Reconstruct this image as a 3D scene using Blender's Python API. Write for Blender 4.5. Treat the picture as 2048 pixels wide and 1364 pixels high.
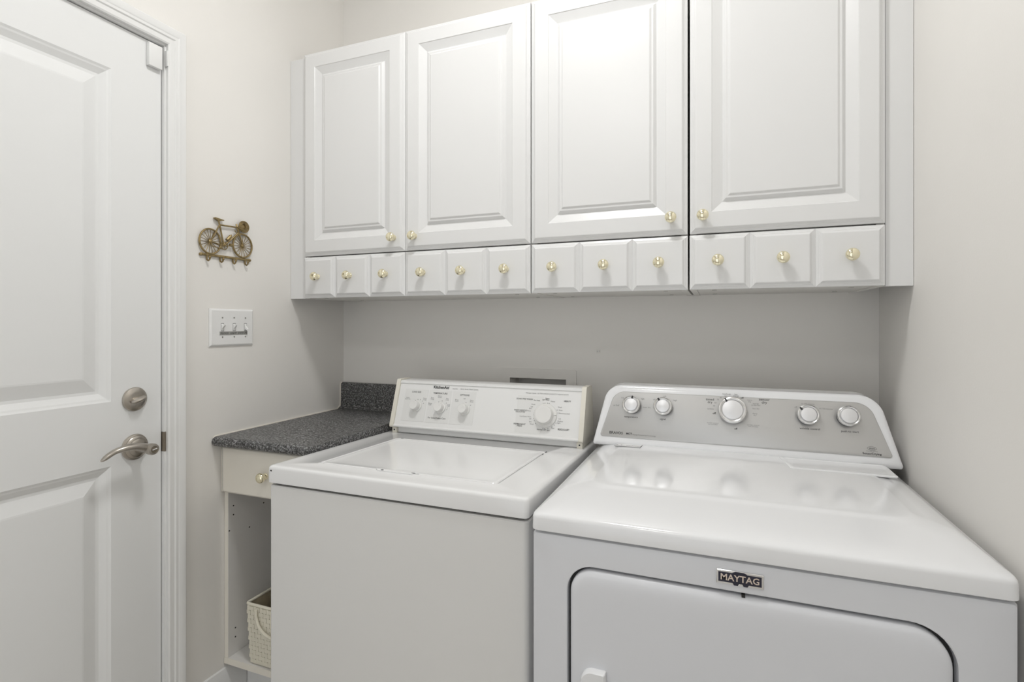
import bpy, bmesh, math, random
from mathutils import Vector, Matrix

random.seed(7)
for o in list(bpy.data.objects):
    bpy.data.objects.remove(o, do_unlink=True)
scene = bpy.context.scene
COL = scene.collection

# ------------------------------------------------------------------ camera
F_PX = 1056.0
YAW = math.atan(413.0 / F_PX)
cam_d = bpy.data.cameras.new('camera')
cam_d.sensor_fit = 'HORIZONTAL'
cam_d.sensor_width = 36.0
cam_d.lens = 36.0 * F_PX / 2048.0
cam_d.shift_y = -35.0 / 2048.0
cam_d.clip_start = 0.02
cam = bpy.data.objects.new('camera', cam_d)
cam.location = (1.42, -1.75, 1.25)
cam.rotation_euler = (math.pi / 2, 0, YAW)
COL.objects.link(cam)
scene.camera = cam

# ------------------------------------------------------------------ light, world, exposure
world = bpy.data.worlds.new('world')
scene.world = world
world.use_nodes = True
world.node_tree.nodes['Background'].inputs[0].default_value = (0.92, 0.96, 1.0, 1)
world.node_tree.nodes['Background'].inputs[1].default_value = 1.25
LAMP_MAIN = 55.0      # diffuser emission of the ceiling lamp over the machines
LAMP_FILL = 16.5      # the same for the unseen fill lamp added behind the camera
scene.view_settings.view_transform = 'Standard'
scene.view_settings.look = 'None'
scene.view_settings.gamma = 1.0
scene.view_settings.use_curve_mapping = False
scene.view_settings.exposure = 0.07

W = 1.838          # room width
H = 2.74           # ceiling
YB = -3.40         # rear wall


# ------------------------------------------------------------------ materials
def s2l(c):
    return tuple(((v / 255.0) / 12.92 if v <= 10 else (((v / 255.0) + 0.055) / 1.055) ** 2.4) for v in c)


def mat(name, col, rough=0.5, metal=0.0, spec=0.5, coat=0.0, bump=0.0, bscale=200.0, var=0.0, vscale=4.0, emit=0.0,
        aniso=None):
    m = bpy.data.materials.new(name)
    m.use_nodes = True
    nt = m.node_tree
    b = nt.nodes['Principled BSDF']
    b.inputs['Base Color'].default_value = (*col, 1)
    b.inputs['Roughness'].default_value = rough
    b.inputs['Metallic'].default_value = metal
    b.inputs['Specular IOR Level'].default_value = spec
    b.inputs['Coat Weight'].default_value = coat
    b.inputs['Coat Roughness'].default_value = 0.08
    tc = nt.nodes.new('ShaderNodeTexCoord')
    if var > 0:
        n = nt.nodes.new('ShaderNodeTexNoise')
        n.inputs['Scale'].default_value = vscale
        n.inputs['Detail'].default_value = 5
        nt.links.new(tc.outputs['Object'], n.inputs['Vector'])
        r = nt.nodes.new('ShaderNodeMapRange')
        r.inputs['From Min'].default_value = 0.3
        r.inputs['From Max'].default_value = 0.7
        r.inputs['To Min'].default_value = 1 - var
        r.inputs['To Max'].default_value = 1 + var
        nt.links.new(n.outputs['Fac'], r.inputs['Value'])
        mx = nt.nodes.new('ShaderNodeVectorMath')
        mx.operation = 'SCALE'
        mx.inputs[0].default_value = col
        nt.links.new(r.outputs[0], mx.inputs['Scale'])
        nt.links.new(mx.outputs[0], b.inputs['Base Color'])
    if bump > 0:
        n2 = nt.nodes.new('ShaderNodeTexNoise')
        n2.inputs['Scale'].default_value = bscale
        n2.inputs['Detail'].default_value = 3
        src = tc.outputs['Object']
        if aniso:
            mp = nt.nodes.new('ShaderNodeMapping')
            mp.inputs['Scale'].default_value = aniso
            nt.links.new(src, mp.inputs['Vector'])
            src = mp.outputs[0]
        nt.links.new(src, n2.inputs['Vector'])
        bp = nt.nodes.new('ShaderNodeBump')
        bp.inputs['Strength'].default_value = bump
        bp.inputs['Distance'].default_value = 0.001
        nt.links.new(n2.outputs['Fac'], bp.inputs['Height'])
        nt.links.new(bp.outputs[0], b.inputs['Normal'])
    if emit > 0:
        b.inputs['Emission Color'].default_value = (1.0, 0.998, 0.990, 1)
        b.inputs['Emission Strength'].default_value = emit
    return m


M = {
    'wall': mat('wall_paint', (0.845, 0.825, 0.79), 0.55, bump=0.12, bscale=260, var=0.012, vscale=3),
    'ceiling': mat('ceiling_paint', (0.86, 0.85, 0.83), 0.8, bump=0.2, bscale=180),
    'trim': mat('trim_paint', (0.83, 0.83, 0.82), 0.28, bump=0.05, bscale=90),
    'door': mat('door_paint', (0.835, 0.84, 0.835), 0.38, bump=0.10, bscale=60, aniso=(1, 1, 0.15)),
    'foil': mat('cabinet_foil', (0.79, 0.79, 0.785), 0.30, bump=0.03, bscale=300),
    'carcass': mat('cabinet_carcass', (0.76, 0.745, 0.71), 0.45),
    'cream': mat('cream_melamine', (0.86, 0.82, 0.735), 0.4, var=0.02, vscale=9),
    'inside': mat('white_melamine', (0.80, 0.785, 0.76), 0.42),
    'enamel': mat('washer_enamel', (0.85, 0.85, 0.85), 0.15, coat=0.15, bump=0.02, bscale=25),
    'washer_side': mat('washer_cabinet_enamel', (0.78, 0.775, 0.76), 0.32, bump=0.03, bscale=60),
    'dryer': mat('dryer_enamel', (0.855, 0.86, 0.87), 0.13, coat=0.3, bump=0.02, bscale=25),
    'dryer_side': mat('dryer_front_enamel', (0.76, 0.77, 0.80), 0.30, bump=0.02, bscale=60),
    'cons': mat('washer_console_plastic', (0.83, 0.83, 0.82), 0.35),
    'patch': mat('printed_grey_field', (0.785, 0.785, 0.77), 0.4),
    'capcream': mat('yellowed_plastic', (0.80, 0.77, 0.68), 0.38),
    'knobw': mat('white_knob_plastic', (0.80, 0.795, 0.775), 0.32),
    'silver': mat('silver_panel', (0.56, 0.555, 0.545), 0.36, metal=0.75, bump=0.02, bscale=600, aniso=(0.05, 1, 1)),
    'chrome': mat('satin_chrome', (0.80, 0.80, 0.80), 0.18, metal=1.0),
    'cap': mat('knob_cap_silver', (0.80, 0.80, 0.81), 0.34, metal=0.55),
    'black': mat('black_rubber', (0.02, 0.02, 0.022), 0.5),
    'dark': mat('dark_gap', (0.03, 0.028, 0.026), 0.8),
    'ink': mat('black_ink', (0.045, 0.045, 0.045), 0.6),
    'greyink': mat('grey_ink', (0.22, 0.22, 0.22), 0.6),
    'brass': mat('polished_brass', (0.90, 0.84, 0.63), 0.10, metal=1.0),
    'antique': mat('antique_gold', (0.31, 0.235, 0.115), 0.38, metal=0.85, bump=0.5, bscale=500, var=0.3, vscale=90),
    'nickel': mat('satin_nickel', (0.47, 0.435, 0.39), 0.30, metal=1.0),
    'nickel_dark': mat('aged_nickel', (0.30, 0.26, 0.21), 0.4, metal=1.0),
    'plate': mat('switch_plastic', (0.84, 0.84, 0.83), 0.3),
    'tape': mat('grey_tape', (0.33, 0.33, 0.31), 0.6),
    'basket': mat('cream_basket', (0.80, 0.76, 0.64), 0.75, bump=0.4, bscale=250),
    'basket_in': mat('basket_lining', (0.42, 0.36, 0.25), 0.8, var=0.25, vscale=30),
    'caulk': mat('cream_caulk', (0.80, 0.755, 0.68), 0.5),
    'steel': mat('screw_steel', (0.45, 0.44, 0.42), 0.35, metal=1.0),
    'badge': mat('badge_navy', (0.018, 0.017, 0.035), 0.35),
    'badge_text': mat('badge_letters', (0.80, 0.70, 0.62), 0.25, metal=0.8),
    'paper': mat('label_paper', (0.86, 0.86, 0.86), 0.6),
    'floor': mat('floor_vinyl', (0.56, 0.52, 0.47), 0.4, var=0.08, vscale=6),
    'lamp': mat('lamp_diffuser', (0.9, 0.9, 0.88), 0.5, emit=LAMP_MAIN),
    'fill_lamp': mat('fill_lamp_diffuser', (0.9, 0.9, 0.88), 0.5, emit=LAMP_FILL),
}


def speckle_material():
    m = bpy.data.materials.new('speckled_laminate')
    m.use_nodes = True
    nt = m.node_tree
    b = nt.nodes['Principled BSDF']
    b.inputs['Roughness'].default_value = 0.33
    tc = nt.nodes.new('ShaderNodeTexCoord')
    n1 = nt.nodes.new('ShaderNodeTexNoise')
    n1.inputs['Scale'].default_value = 190
    n1.inputs['Detail'].default_value = 4
    n1.inputs['Roughness'].default_value = 0.75
    n2 = nt.nodes.new('ShaderNodeTexVoronoi')
    n2.inputs['Scale'].default_value = 240
    nt.links.new(tc.outputs['Object'], n1.inputs['Vector'])
    nt.links.new(tc.outputs['Object'], n2.inputs['Vector'])
    r1 = nt.nodes.new('ShaderNodeValToRGB')
    e = r1.color_ramp.elements
    e[0].position, e[0].color = 0.40, (0.016, 0.016, 0.018, 1)
    e[1].position, e[1].color = 0.62, (0.27, 0.27, 0.275, 1)
    k = r1.color_ramp.elements.new(0.5)
    k.color = (0.066, 0.066, 0.069, 1)
    nt.links.new(n1.outputs['Fac'], r1.inputs['Fac'])
    mx = nt.nodes.new('ShaderNodeMix')
    mx.data_type = 'RGBA'
    mx.blend_type = 'OVERLAY'
    mx.inputs[0].default_value = 0.5
    nt.links.new(r1.outputs['Color'], mx.inputs[6])
    nt.links.new(n2.outputs['Color'], mx.inputs[7])
    hs = nt.nodes.new('ShaderNodeHueSaturation')
    hs.inputs['Saturation'].default_value = 0.08
    nt.links.new(mx.outputs[2], hs.inputs['Color'])
    nt.links.new(hs.outputs[0], b.inputs['Base Color'])
    return m


M['laminate'] = speckle_material()

# ------------------------------------------------------------------ object helpers
WORLD = {}


def link(o, parent=None, mtx=None):
    COL.objects.link(o)
    mtx = mtx or Matrix.Identity(4)
    WORLD[o] = mtx
    if parent is not None:
        o.parent = parent
        local = WORLD[parent].inverted() @ mtx
    else:
        local = mtx
    o.location = local.to_translation()
    o.rotation_euler = local.to_euler()
    return o


def mesh_from(bm, name, smooth=True, angle=32):
    bmesh.ops.recalc_face_normals(bm, faces=bm.faces[:])
    me = bpy.data.meshes.new(name)
    bm.to_mesh(me)
    bm.free()
    if smooth:
        me.polygons.foreach_set('use_smooth', [True] * len(me.polygons))
        me.set_sharp_from_angle(angle=math.radians(angle))
    return me


def obj(name, bm, m, parent=None, mtx=None, smooth=True, angle=32):
    """one mesh object; verts are in world space unless mtx is given"""
    me = bm if isinstance(bm, bpy.types.Mesh) else mesh_from(bm, name, smooth, angle)
    if not me.materials:
        me.materials.append(M[m] if isinstance(m, str) else m)
    o = bpy.data.objects.new(name, me)
    if mtx is None and parent is None:
        # top-level single mesh: move the origin to its base
        xs = [v.co for v in me.vertices]
        c = Vector(((min(v.x for v in xs) + max(v.x for v in xs)) / 2, (min(v.y for v in xs) + max(v.y for v in xs)) / 2,
                    min(v.z for v in xs)))
        me.transform(Matrix.Translation(-c))
        mtx = Matrix.Translation(c)
    return link(o, parent, mtx)


def thing(name, label, cat, loc, group=None):
    o = bpy.data.objects.new(name, None)
    o.empty_display_size = 0.05
    link(o, None, Matrix.Translation(Vector(loc)))
    tag(o, label, cat, group)
    return o


def tag(o, label=None, cat=None, group=None, kind=None):
    if label:
        o['label'] = label
    if cat:
        o['category'] = cat
    if group:
        o['group'] = group
    if kind:
        o['kind'] = kind
    return o


def struct(name, bm, m, smooth=True, label=None):
    o = obj(name, bm, m, smooth=smooth)
    o['kind'] = 'structure'
    if label:
        o['label'] = label
    return o


# ------------------------------------------------------------------ shape helpers
def B():
    return bmesh.new()


def box(bm, x0, x1, y0, y1, z0, z1, bev=0.0, seg=2):
    t = bmesh.new()
    bmesh.ops.create_cube(t, size=1.0)
    for v in t.verts:
        v.co = Vector(((x0 + x1) / 2 + v.co.x * (x1 - x0), (y0 + y1) / 2 + v.co.y * (y1 - y0),
                       (z0 + z1) / 2 + v.co.z * (z1 - z0)))
    if bev > 0:
        bmesh.ops.bevel(t, geom=t.edges[:], offset=bev, segments=seg, profile=0.5, affect='EDGES')
    merge(bm, t)
    return bm


def merge(bm, t):
    vm = {v: bm.verts.new(v.co) for v in t.verts}
    for f in t.faces:
        try:
            bm.faces.new([vm[v] for v in f.verts])
        except ValueError:
            pass
    t.free()


def rings(bm, loops, cap0=True, cap1=True):
    rows = [[bm.verts.new(Vector(p)) for p in lp] for lp in loops]
    n = len(rows[0])
    for a, b in zip(rows[:-1], rows[1:]):
        for i in range(n):
            j = (i + 1) % n
            bm.faces.new((a[i], a[j], b[j], b[i]))
    if cap0:
        bm.faces.new(rows[0])
    if cap1:
        bm.faces.new(rows[-1])
    return bm


def slab(bm, O, a, b, n, w, h, thick, loops):
    """board with a routed front; loops = (inset, height over the back of the front plane)"""
    O, a, b, n = Vector(O), Vector(a), Vector(b), Vector(n)

    def rect(ins, d):
        return [O + a * u + b * v + n * d for u, v in ((ins, ins), (w - ins, ins), (w - ins, h - ins), (ins, h - ins))]
    rings(bm, [rect(0, -thick)] + [rect(i, d) for i, d in loops])
    return bm


def lathe(bm, O, n, prof, seg=32):
    O, n = Vector(O), Vector(n).normalized()
    a = n.orthogonal().normalized()
    b = n.cross(a)
    loops = []
    for r, d in prof:
        r = max(r, 0.00005)
        loops.append([O + n * d + (a * math.cos(2 * math.pi * i / seg) + b * math.sin(2 * math.pi * i / seg)) * r
                      for i in range(seg)])
    return rings(bm, loops)


def tube(bm, pts, r, seg=8, flat=1.0, fdir=None):
    pts = [Vector(p) for p in pts]
    rs = r if isinstance(r, (list, tuple)) else [r] * len(pts)
    loops = []
    prev = None
    for i, p in enumerate(pts):
        t = (pts[min(i + 1, len(pts) - 1)] - pts[max(i - 1, 0)]).normalized()
        if prev is None:
            a = Vector(fdir) if fdir is not None else t.orthogonal()
        else:
            a = prev
        a = (a - t * a.dot(t)).normalized()
        prev = a
        b = t.cross(a)
        loops.append([p + a * (math.cos(2 * math.pi * k / seg) * rs[i] * flat) + b * (math.sin(2 * math.pi * k / seg) * rs[i])
                      for k in range(seg)])
    return rings(bm, loops)


def round_poly(pts, radii, seg=8):
    """rounded convex polygon in 2D, counter-clockwise"""
    out = []
    n = len(pts)
    for i in range(n):
        p = Vector(pts[i])
        a = (Vector(pts[i - 1]) - p).normalized()
        b = (Vector(pts[(i + 1) % n]) - p).normalized()
        r = radii[i] if isinstance(radii, (list, tuple)) else radii
        ang = math.acos(max(-1, min(1, a.dot(b))))
        d = r / math.tan(ang / 2)
        c = p + (a + b).normalized() * (r / math.sin(ang / 2))
        s = p + a * d
        e = p + b * d
        v0, v1 = s - c, e - c
        t0 = math.atan2(v0.y, v0.x)
        t1 = math.atan2(v1.y, v1.x)
        dt = t1 - t0
        while dt <= -math.pi:
            dt += 2 * math.pi
        while dt > math.pi:
            dt -= 2 * math.pi
        for k in range(seg + 1):
            t = t0 + dt * k / seg
            out.append((c.x + math.cos(t) * r, c.y + math.sin(t) * r))
    return out


def rrect(x0, x1, y0, y1, r, seg=8):
    return round_poly([(x0, y0), (x1, y0), (x1, y1), (x0, y1)], r, seg)


def extrude_poly(bm, poly, fn, d0, d1):
    rings(bm, [[fn(u, v, d0) for u, v in poly], [fn(u, v, d1) for u, v in poly]])
    return bm


_font_cache = {}


def text_mesh(bm, s, size, O, a, b, align='CENTER', bold=0.0, lift=0.0):
    """flat printed letters on the plane O + a*u + b*v"""
    key = (s, align, bold)
    if key not in _font_cache:
        cu = bpy.data.curves.new('lettering', 'FONT')
        cu.body = s
        cu.size = 1.0
        cu.align_x = align
        cu.align_y = 'CENTER'
        cu.offset = bold
        cu.space_line = 0.8
        cu.resolution_u = 2
        to = bpy.data.objects.new('lettering', cu)
        me = bpy.data.meshes.new_from_object(to)
        _font_cache[key] = ([v.co.copy() for v in me.vertices], [tuple(p.vertices) for p in me.polygons])
        bpy.data.objects.remove(to)
        bpy.data.curves.remove(cu)
        bpy.data.meshes.remove(me)
    vs, fs = _font_cache[key]
    O, a, b = Vector(O), Vector(a).normalized(), Vector(b).normalized()
    n = a.cross(b)
    vv = [bm.verts.new(O + a * (v.x * size) + b * (v.y * size) + n * lift) for v in vs]
    for f in fs:
        try:
            bm.faces.new([vv[i] for i in f])
        except ValueError:
            pass
    return bm


# ================================================================== ROOM
# back wall with the recess of the hose outlet box
OX0, OX1, OZ0, OZ1 = 0.729, 0.935, 0.93, 1.058
bm = B()
box(bm, -0.1, OX0, 0, 0.12, 0, H)
box(bm, OX1, W + 0.1, 0, 0.12, 0, H)
box(bm, OX0, OX1, 0, 0.12, 0, OZ0)
box(bm, OX0, OX1, 0, 0.12, OZ1, H)
struct('wall_back', bm, 'wall', smooth=False)
# left wall with the door opening
DY0, DY1, DZ1 = -1.575, -0.7455, 2.014
bm = B()
box(bm, -0.14, 0, DY1 + 0.012, 0.0, 0, H)
box(bm, -0.14, 0, YB, DY0 - 0.012, 0, H)
box(bm, -0.14, 0, DY0 - 0.012, DY1 + 0.012, DZ1 + 0.012, H)
struct('wall_left', bm, 'wall', smooth=False)
struct('wall_right', box(B(), W, W + 0.1, YB, 0.0, 0, H), 'wall', smooth=False)
# rear wall behind the camera with an opening added to let in world fill light
bm = B()
box(bm, -0.14, 0.30, YB - 0.12, YB, 0, H)
box(bm, 1.55, W + 0.1, YB - 0.12, YB, 0, H)
box(bm, 0.30, 1.55, YB - 0.12, YB, 2.10, H)
struct('wall_rear', bm, 'wall', smooth=False)
struct('floor', box(B(), -0.14, W + 0.1, YB - 0.6, 0.12, -0.06, 0), 'floor', smooth=False)
struct('ceiling', box(B(), -0.14, W + 0.1, YB - 0.12, 0.12, H, H + 0.06), 'ceiling', smooth=False)

# baseboard along the left wall, running on below the wall-hung cabinet
bm = B()
prof = [(0, 0), (0.015, 0), (0.015, 0.155), (0.012, 0.163), (0.012, 0.170), (0.008, 0.180), (0.006, 0.188), (0, 0.190)]
rings(bm, [[(x, y, z) for x, z in prof] for y in (-0.6945, -0.486)])
struct('baseboard_left', bm, 'trim', label='tall white baseboard running under the cream cabinet')
bm = B()
rings(bm, [[(x, -0.47 - q, z) for q, z in prof] for x in (0.0155, 0.366)])
struct('baseboard_back', bm, 'trim', label='white toe board below the cream cabinet')

# door jamb and casing
bm = B()
box(bm, -0.14, 0.0, DY1, DY1 + 0.0115, 0, DZ1 + 0.0115)
box(bm, -0.14, 0.0, DY0 - 0.0115, DY0, 0, DZ1 + 0.0115)
box(bm, -0.14, 0.0, DY0, DY1, DZ1, DZ1 + 0.0115)
# door stops behind the slab
box(bm, -0.075, -0.052, DY1 - 0.012, DY1, 0, DZ1)
box(bm, -0.075, -0.052, DY0, DY0 + 0.012, 0, DZ1)
box(bm, -0.075, -0.052, DY0, DY1, DZ1 - 0.012, DZ1)
struct('trim_1', bm, 'trim', label='white door jamb')
cprof = [(0.000, 0.000), (0.009, 0.000), (0.0115, 0.004), (0.0115, 0.016), (0.0145, 0.019), (0.0145, 0.026), (0.017, 0.030),
         (0.019, 0.040), (0.019, 0.0445), (0.016, 0.0475), (0.000, 0.0475)]   # (proud of the wall, distance from the opening)
bm = B()


def casing_loop(k):
    res = []
    for d, q in cprof:
        if k == 0:
            res.append((d, DY1 + q + 0.0045, 0.0))
        elif k == 1:
            res.append((d, DY1 + q + 0.0045, DZ1 + q + 0.0045))
        elif k == 2:
            res.append((d, DY0 - q - 0.0045, DZ1 + q + 0.0045))
        else:
            res.append((d, DY0 - q - 0.0045, 0.0))
    return res


rings(bm, [casing_loop(k) for k in range(4)])
struct('trim_2', bm, 'trim', label='white moulded casing around the panelled door')

# ------------------------------------------------------------------ the panelled door
DS_Y0, DS_Y1 = -1.5715, -0.7480        # slab edges
DX = -0.010                             # front face of the slab
DH0, DH1 = 0.010, 2.0115
bm = B()
sw = DS_Y1 - DS_Y0
ua, ub = 0.128, sw - 0.128
us = [0, ua, ub, sw]
vs = [DH0, 0.25, 0.889, 1.052, 1.895, DH1]


def dp(u, v, d):
    return Vector((DX + d, DS_Y0 + u, v))


for i in range(3):
    for j in range(5):
        u0, u1, v0, v1 = us[i], us[i + 1], vs[j], vs[j + 1]
        if i == 1 and j in (1, 3):
            lp = [(0, 0), (0.005, -0.003), (0.009, -0.0045), (0.022, -0.0125), (0.029, -0.0130), (0.034, -0.0115), (0.060, -0.0035),
                  (0.064, -0.003)]
            rings(bm, [[dp(u0 + q, v0 + q, d), dp(u1 - q, v0 + q, d), dp(u1 - q, v1 - q, d), dp(u0 + q, v1 - q, d)] for q, d in lp],
                  cap0=False)
        else:
            bm.faces.new([bm.verts.new(p) for p in (dp(u0, v0, 0), dp(u1, v0, 0), dp(u1, v1, 0), dp(u0, v1, 0))])
back = [dp(0, DH0, -0.04), dp(sw, DH0, -0.04), dp(sw, DH1, -0.04), dp(0, DH1, -0.04)]
front = [dp(0, DH0, 0), dp(sw, DH0, 0), dp(sw, DH1, 0), dp(0, DH1, 0)]
rings(bm, [back, front], cap1=False)
bmesh.ops.remove_doubles(bm, verts=bm.verts[:], dist=0.00005)
door = struct('door_1', bm, 'door', smooth=False, label='white two-panel door with satin nickel lever and deadbolt')

NX = (1, 0, 0)
# deadbolt
DBY, DBZ = -0.8195, 1.0515
db = obj('deadbolt', lathe(B(), (DX, DBY, DBZ), NX, [(0.031, 0), (0.0315, 0.003), (0.030, 0.006), (0.024, 0.0095), (0.018, 0.0115),
                                                    (0.0, 0.012)], 40), 'nickel', door)
db['label'] = 'round satin nickel deadbolt rose'
bm = B()
turn = []
for k in range(13):
    t = -1 + 2 * k / 12
    turn.append((DX + 0.0115 + 0.0075 * (1 - 0.5 * t * t), DBY + t * 0.0175, DBZ + t * 0.0055))
tube(bm, turn, [0.0012 + 0.0062 * math.sqrt(max(0, 1 - (k / 6.0 - 1) ** 2 * 0.97)) for k in range(13)], 12, flat=1.7, fdir=(1, 0, 0))
obj('thumb_turn', bm, 'nickel', db)
# lever set
LY, LZ = -0.8195, 0.926
rose = obj('lever_rose', lathe(B(), (DX, LY, LZ), NX, [(0.033, 0), (0.034, 0.003), (0.0325, 0.006), (0.029, 0.0075), (0.0285, 0.010),
                                                       (0.026, 0.0125), (0.0225, 0.0135), (0.0215, 0.0165), (0.017, 0.019), (0.0, 0.020)],
                               44), 'nickel', door)
lever = obj('lever_handle', lathe(B(), (DX + 0.018, LY, LZ), NX, [(0.0135, 0), (0.0125, 0.010), (0.0115, 0.022), (0.0125, 0.034),
                                                                 (0.0145, 0.044), (0.0148, 0.054), (0.0135, 0.0585), (0.0105, 0.0595),
                                                                 (0.0, 0.0595)], 32), 'nickel', door)
bm = B()
path = []
rad = []
for k in range(25):
    t = k / 24
    y = LY - 0.004 - 0.104 * t
    z = LZ + 0.002 + 0.0135 * math.sin(math.pi * min(1, t * 1.05) * 1.0) * (1 - 0.15 * t) - 0.010 * max(0, (t - 0.72) / 0.28) ** 1.5
    x = DX + 0.055 + 0.008 * math.sin(math.pi * t) - 0.010 * t
    path.append((x, y, z))
    rad.append(0.0105 * (1 - t) ** 1.5 + 0.0062 + 0.0022 * t - 0.0062 * max(0, (t - 0.86) / 0.14) ** 2.5)
tube(bm, path, rad, 16, flat=0.72, fdir=(0, 0, 1))
obj('lever_arm', bm, 'nickel', lever)
bm = lathe(B(), (DX + 0.0772, LY, LZ), NX, [(0.0088, 0), (0.0088, 0.0008), (0.0, 0.0009)], 28)
obj('lock_face', bm, 'nickel_dark', lever)
bm = B()
tube(bm, [(DX + 0.0785, LY - 0.0062, LZ - 0.0013), (DX + 0.0785, LY + 0.0062, LZ + 0.0013)], 0.0022, 8)
obj('lock_button', bm, 'chrome', lever)
# latch face in the edge gap
bm = box(B(), -0.012, 0.0008, DY1 - 0.0006, DY1 + 0.0042, LZ - 0.028, LZ + 0.026, 0.0003, 1)
obj('strike_plate', bm, 'nickel_dark', door)

# door contact sensor
o = obj('door_sensor', box(B(), DX + 0.0006, DX + 0.0136, -0.789, -0.7530, 1.943, 2.005, 0.0015, 2), 'plate')
tag(o, 'small white alarm contact box on the top corner of the door', 'sensor')
o = obj('sensor_magnet', box(B(), 0.0006, 0.0120, -0.7450, -0.7413, 1.957, 2.000, 0.0008, 2), 'plate')
tag(o, 'slim white magnet strip on the door casing beside the alarm contact', 'magnet')

# ------------------------------------------------------------------ hose outlet box in the back wall
t = thing('outlet_box', 'painted recessed hose outlet box in the wall behind the washer', 'outlet box', (0.832, 0, 0.90))
bm = B()
fr0 = rrect(0.693, 0.971, 0.90, 1.0915, 0.006, 3)
fr1 = rrect(OX0, OX1, OZ0, OZ1, 0.001, 3)
rings(bm, [[(x, -0.0004, z) for x, z in fr0], [(x, -0.004, z) for x, z in fr0], [(x, -0.004, z) for x, z in fr1],
           [(x, 0.0, z) for x, z in fr1]], cap0=False, cap1=False)
obj('frame', bm, 'wall', t, smooth=False)
bm = B()
rings(bm, [[(x, -0.0035, z) for x, z in rrect(OX0 + .0008, OX1 - .0008, OZ0 + .0008, OZ1 - .0008, .001, 3)],
           [(x, 0.085, z) for x, z in rrect(OX0 + .0008, OX1 - .0008, OZ0 + .0008, OZ1 - .0008, .001, 3)]], cap0=False)
obj('recess', bm, 'wall', t, smooth=False)
for hx, c in ((0.785, 'steel'), (0.882, 'steel')):
    bm = lathe(B(), (hx, 0.05, OZ0 + 0.002), (0, 0, 1), [(0.012, 0), (0.012, 0.025), (0.008, 0.03), (0.008, 0.05), (0.0, 0.052)], 16)
    obj('valve', bm, c, t)
# nail in the wall
o = obj('wall_nail', lathe(B(), (1.0462, -0.0002, 1.1575), (0, -1, 0), [(0.0022, 0), (0.0022, 0.006), (0.0037, 0.0065), (0.0037, 0.0085),
                                                                        (0.0, 0.0092)], 14), 'steel')
tag(o, 'small steel nail head in the wall above the outlet box', 'nail')

# ================================================================== UPPER CABINETS
CAB_Y = -0.285      # face of carcass
FRONT_Y = -0.305    # face of doors and drawers
CZ0, CZ1 = 1.337, 2.188
DRZ0, DRZ1 = 1.3385, 1.4795
DOZ0, DOZ1 = 1.4835, 2.187
EDGE = [(0.0, -0.0100), (0.0060, -0.0072), (0.0070, -0.0058), (0.0084, -0.0056), (0.0128, -0.0006), (0.0145, 0.0)]
PANEL = EDGE + [(0.053, 0.0), (0.0545, -0.0016), (0.0775, -0.0112), (0.0790, -0.0115), (0.0865, -0.0044), (0.0875, -0.0042), (0.0912, -0.0042),
                (0.0922, -0.0038), (0.0962, -0.0008), (0.0975, -0.0006)]

knob_prof = [(0.0095, 0.0), (0.0095, 0.0018), (0.0072, 0.0032), (0.0058, 0.0060), (0.0056, 0.0095), (0.0072, 0.0122), (0.0112, 0.0142),
             (0.0140, 0.0168), (0.0148, 0.0195), (0.0143, 0.0225), (0.0126, 0.0252), (0.0096, 0.0274), (0.0055, 0.0287), (0.0, 0.0291)]
knob_me = mesh_from(lathe(B(), (0, 0, 0), (0, -1, 0), knob_prof, 32), 'knob')


def brass_knob(x, y, z, parent):
    obj('knob', knob_me, 'brass', parent, mtx=Matrix.Translation(Vector((x, y, z))))


def upper_cabinet(x0, x1, doors, draws, label):
    t = thing('wall_cabinet', label, 'cabinet', ((x0 + x1) / 2, -0.14, CZ0), 'white wall cabinets above the machines')
    xl, xr = x0 + 0.0008, x1 - 0.0008
    # carcass of boards
    bm = B()
    box(bm, xl, xl + 0.016, CAB_Y + 0.001, -0.001, CZ0, CZ1)
    obj('side_panel', bm, 'carcass', t)
    bm = B()
    box(bm, xr - 0.016, xr, CAB_Y + 0.001, -0.001, CZ0, CZ1)
    obj('side_panel', bm, 'carcass', t)
    obj('bottom_panel', box(B(), xl + 0.016, xr - 0.016, CAB_Y + 0.001, -0.001, CZ0 + 0.002, CZ0 + 0.018), 'carcass', t)
    obj('top_panel', box(B(), xl + 0.016, xr - 0.016, CAB_Y + 0.001, -0.001, CZ1 - 0.018, CZ1 - 0.001), 'carcass', t)
    obj('back_panel', box(B(), xl + 0.016, xr - 0.016, -0.009, -0.001, CZ0 + 0.018, CZ1 - 0.018), 'inside', t)
    obj('shelf', box(B(), xl + 0.017, xr - 0.017, CAB_Y + 0.012, -0.0095, 1.473, 1.489), 'carcass', t)
    for d0, d1, kx in doors:
        d = obj('door', slab(B(), (d0, FRONT_Y, DOZ0), (1, 0, 0), (0, 0, 1), (0, -1, 0), d1 - d0, DOZ1 - DOZ0, 0.0195, PANEL), 'foil', t,
                smooth=False)
        brass_knob(kx, FRONT_Y, 1.5265, d)
    for d0, d1, kx in draws:
        d = obj('drawer_front', slab(B(), (d0, FRONT_Y, DRZ0), (1, 0, 0), (0, 0, 1), (0, -1, 0), d1 - d0, DRZ1 - DRZ0, 0.0195, EDGE), 'foil',
                t, smooth=False)
        brass_knob(kx, FRONT_Y, 1.4105, d)
    # cam covers under the bottom
    for kx in (x0 + 0.06, x1 - 0.06):
        for ky in (-0.25, -0.05):
            obj('screw_cover', lathe(B(), (kx, ky, CZ0 + 0.0022), (0, 0, -1), [(0.006, 0), (0.006, 0.0012), (0.0, 0.0014)], 12), 'steel', t)
    return t


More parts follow.
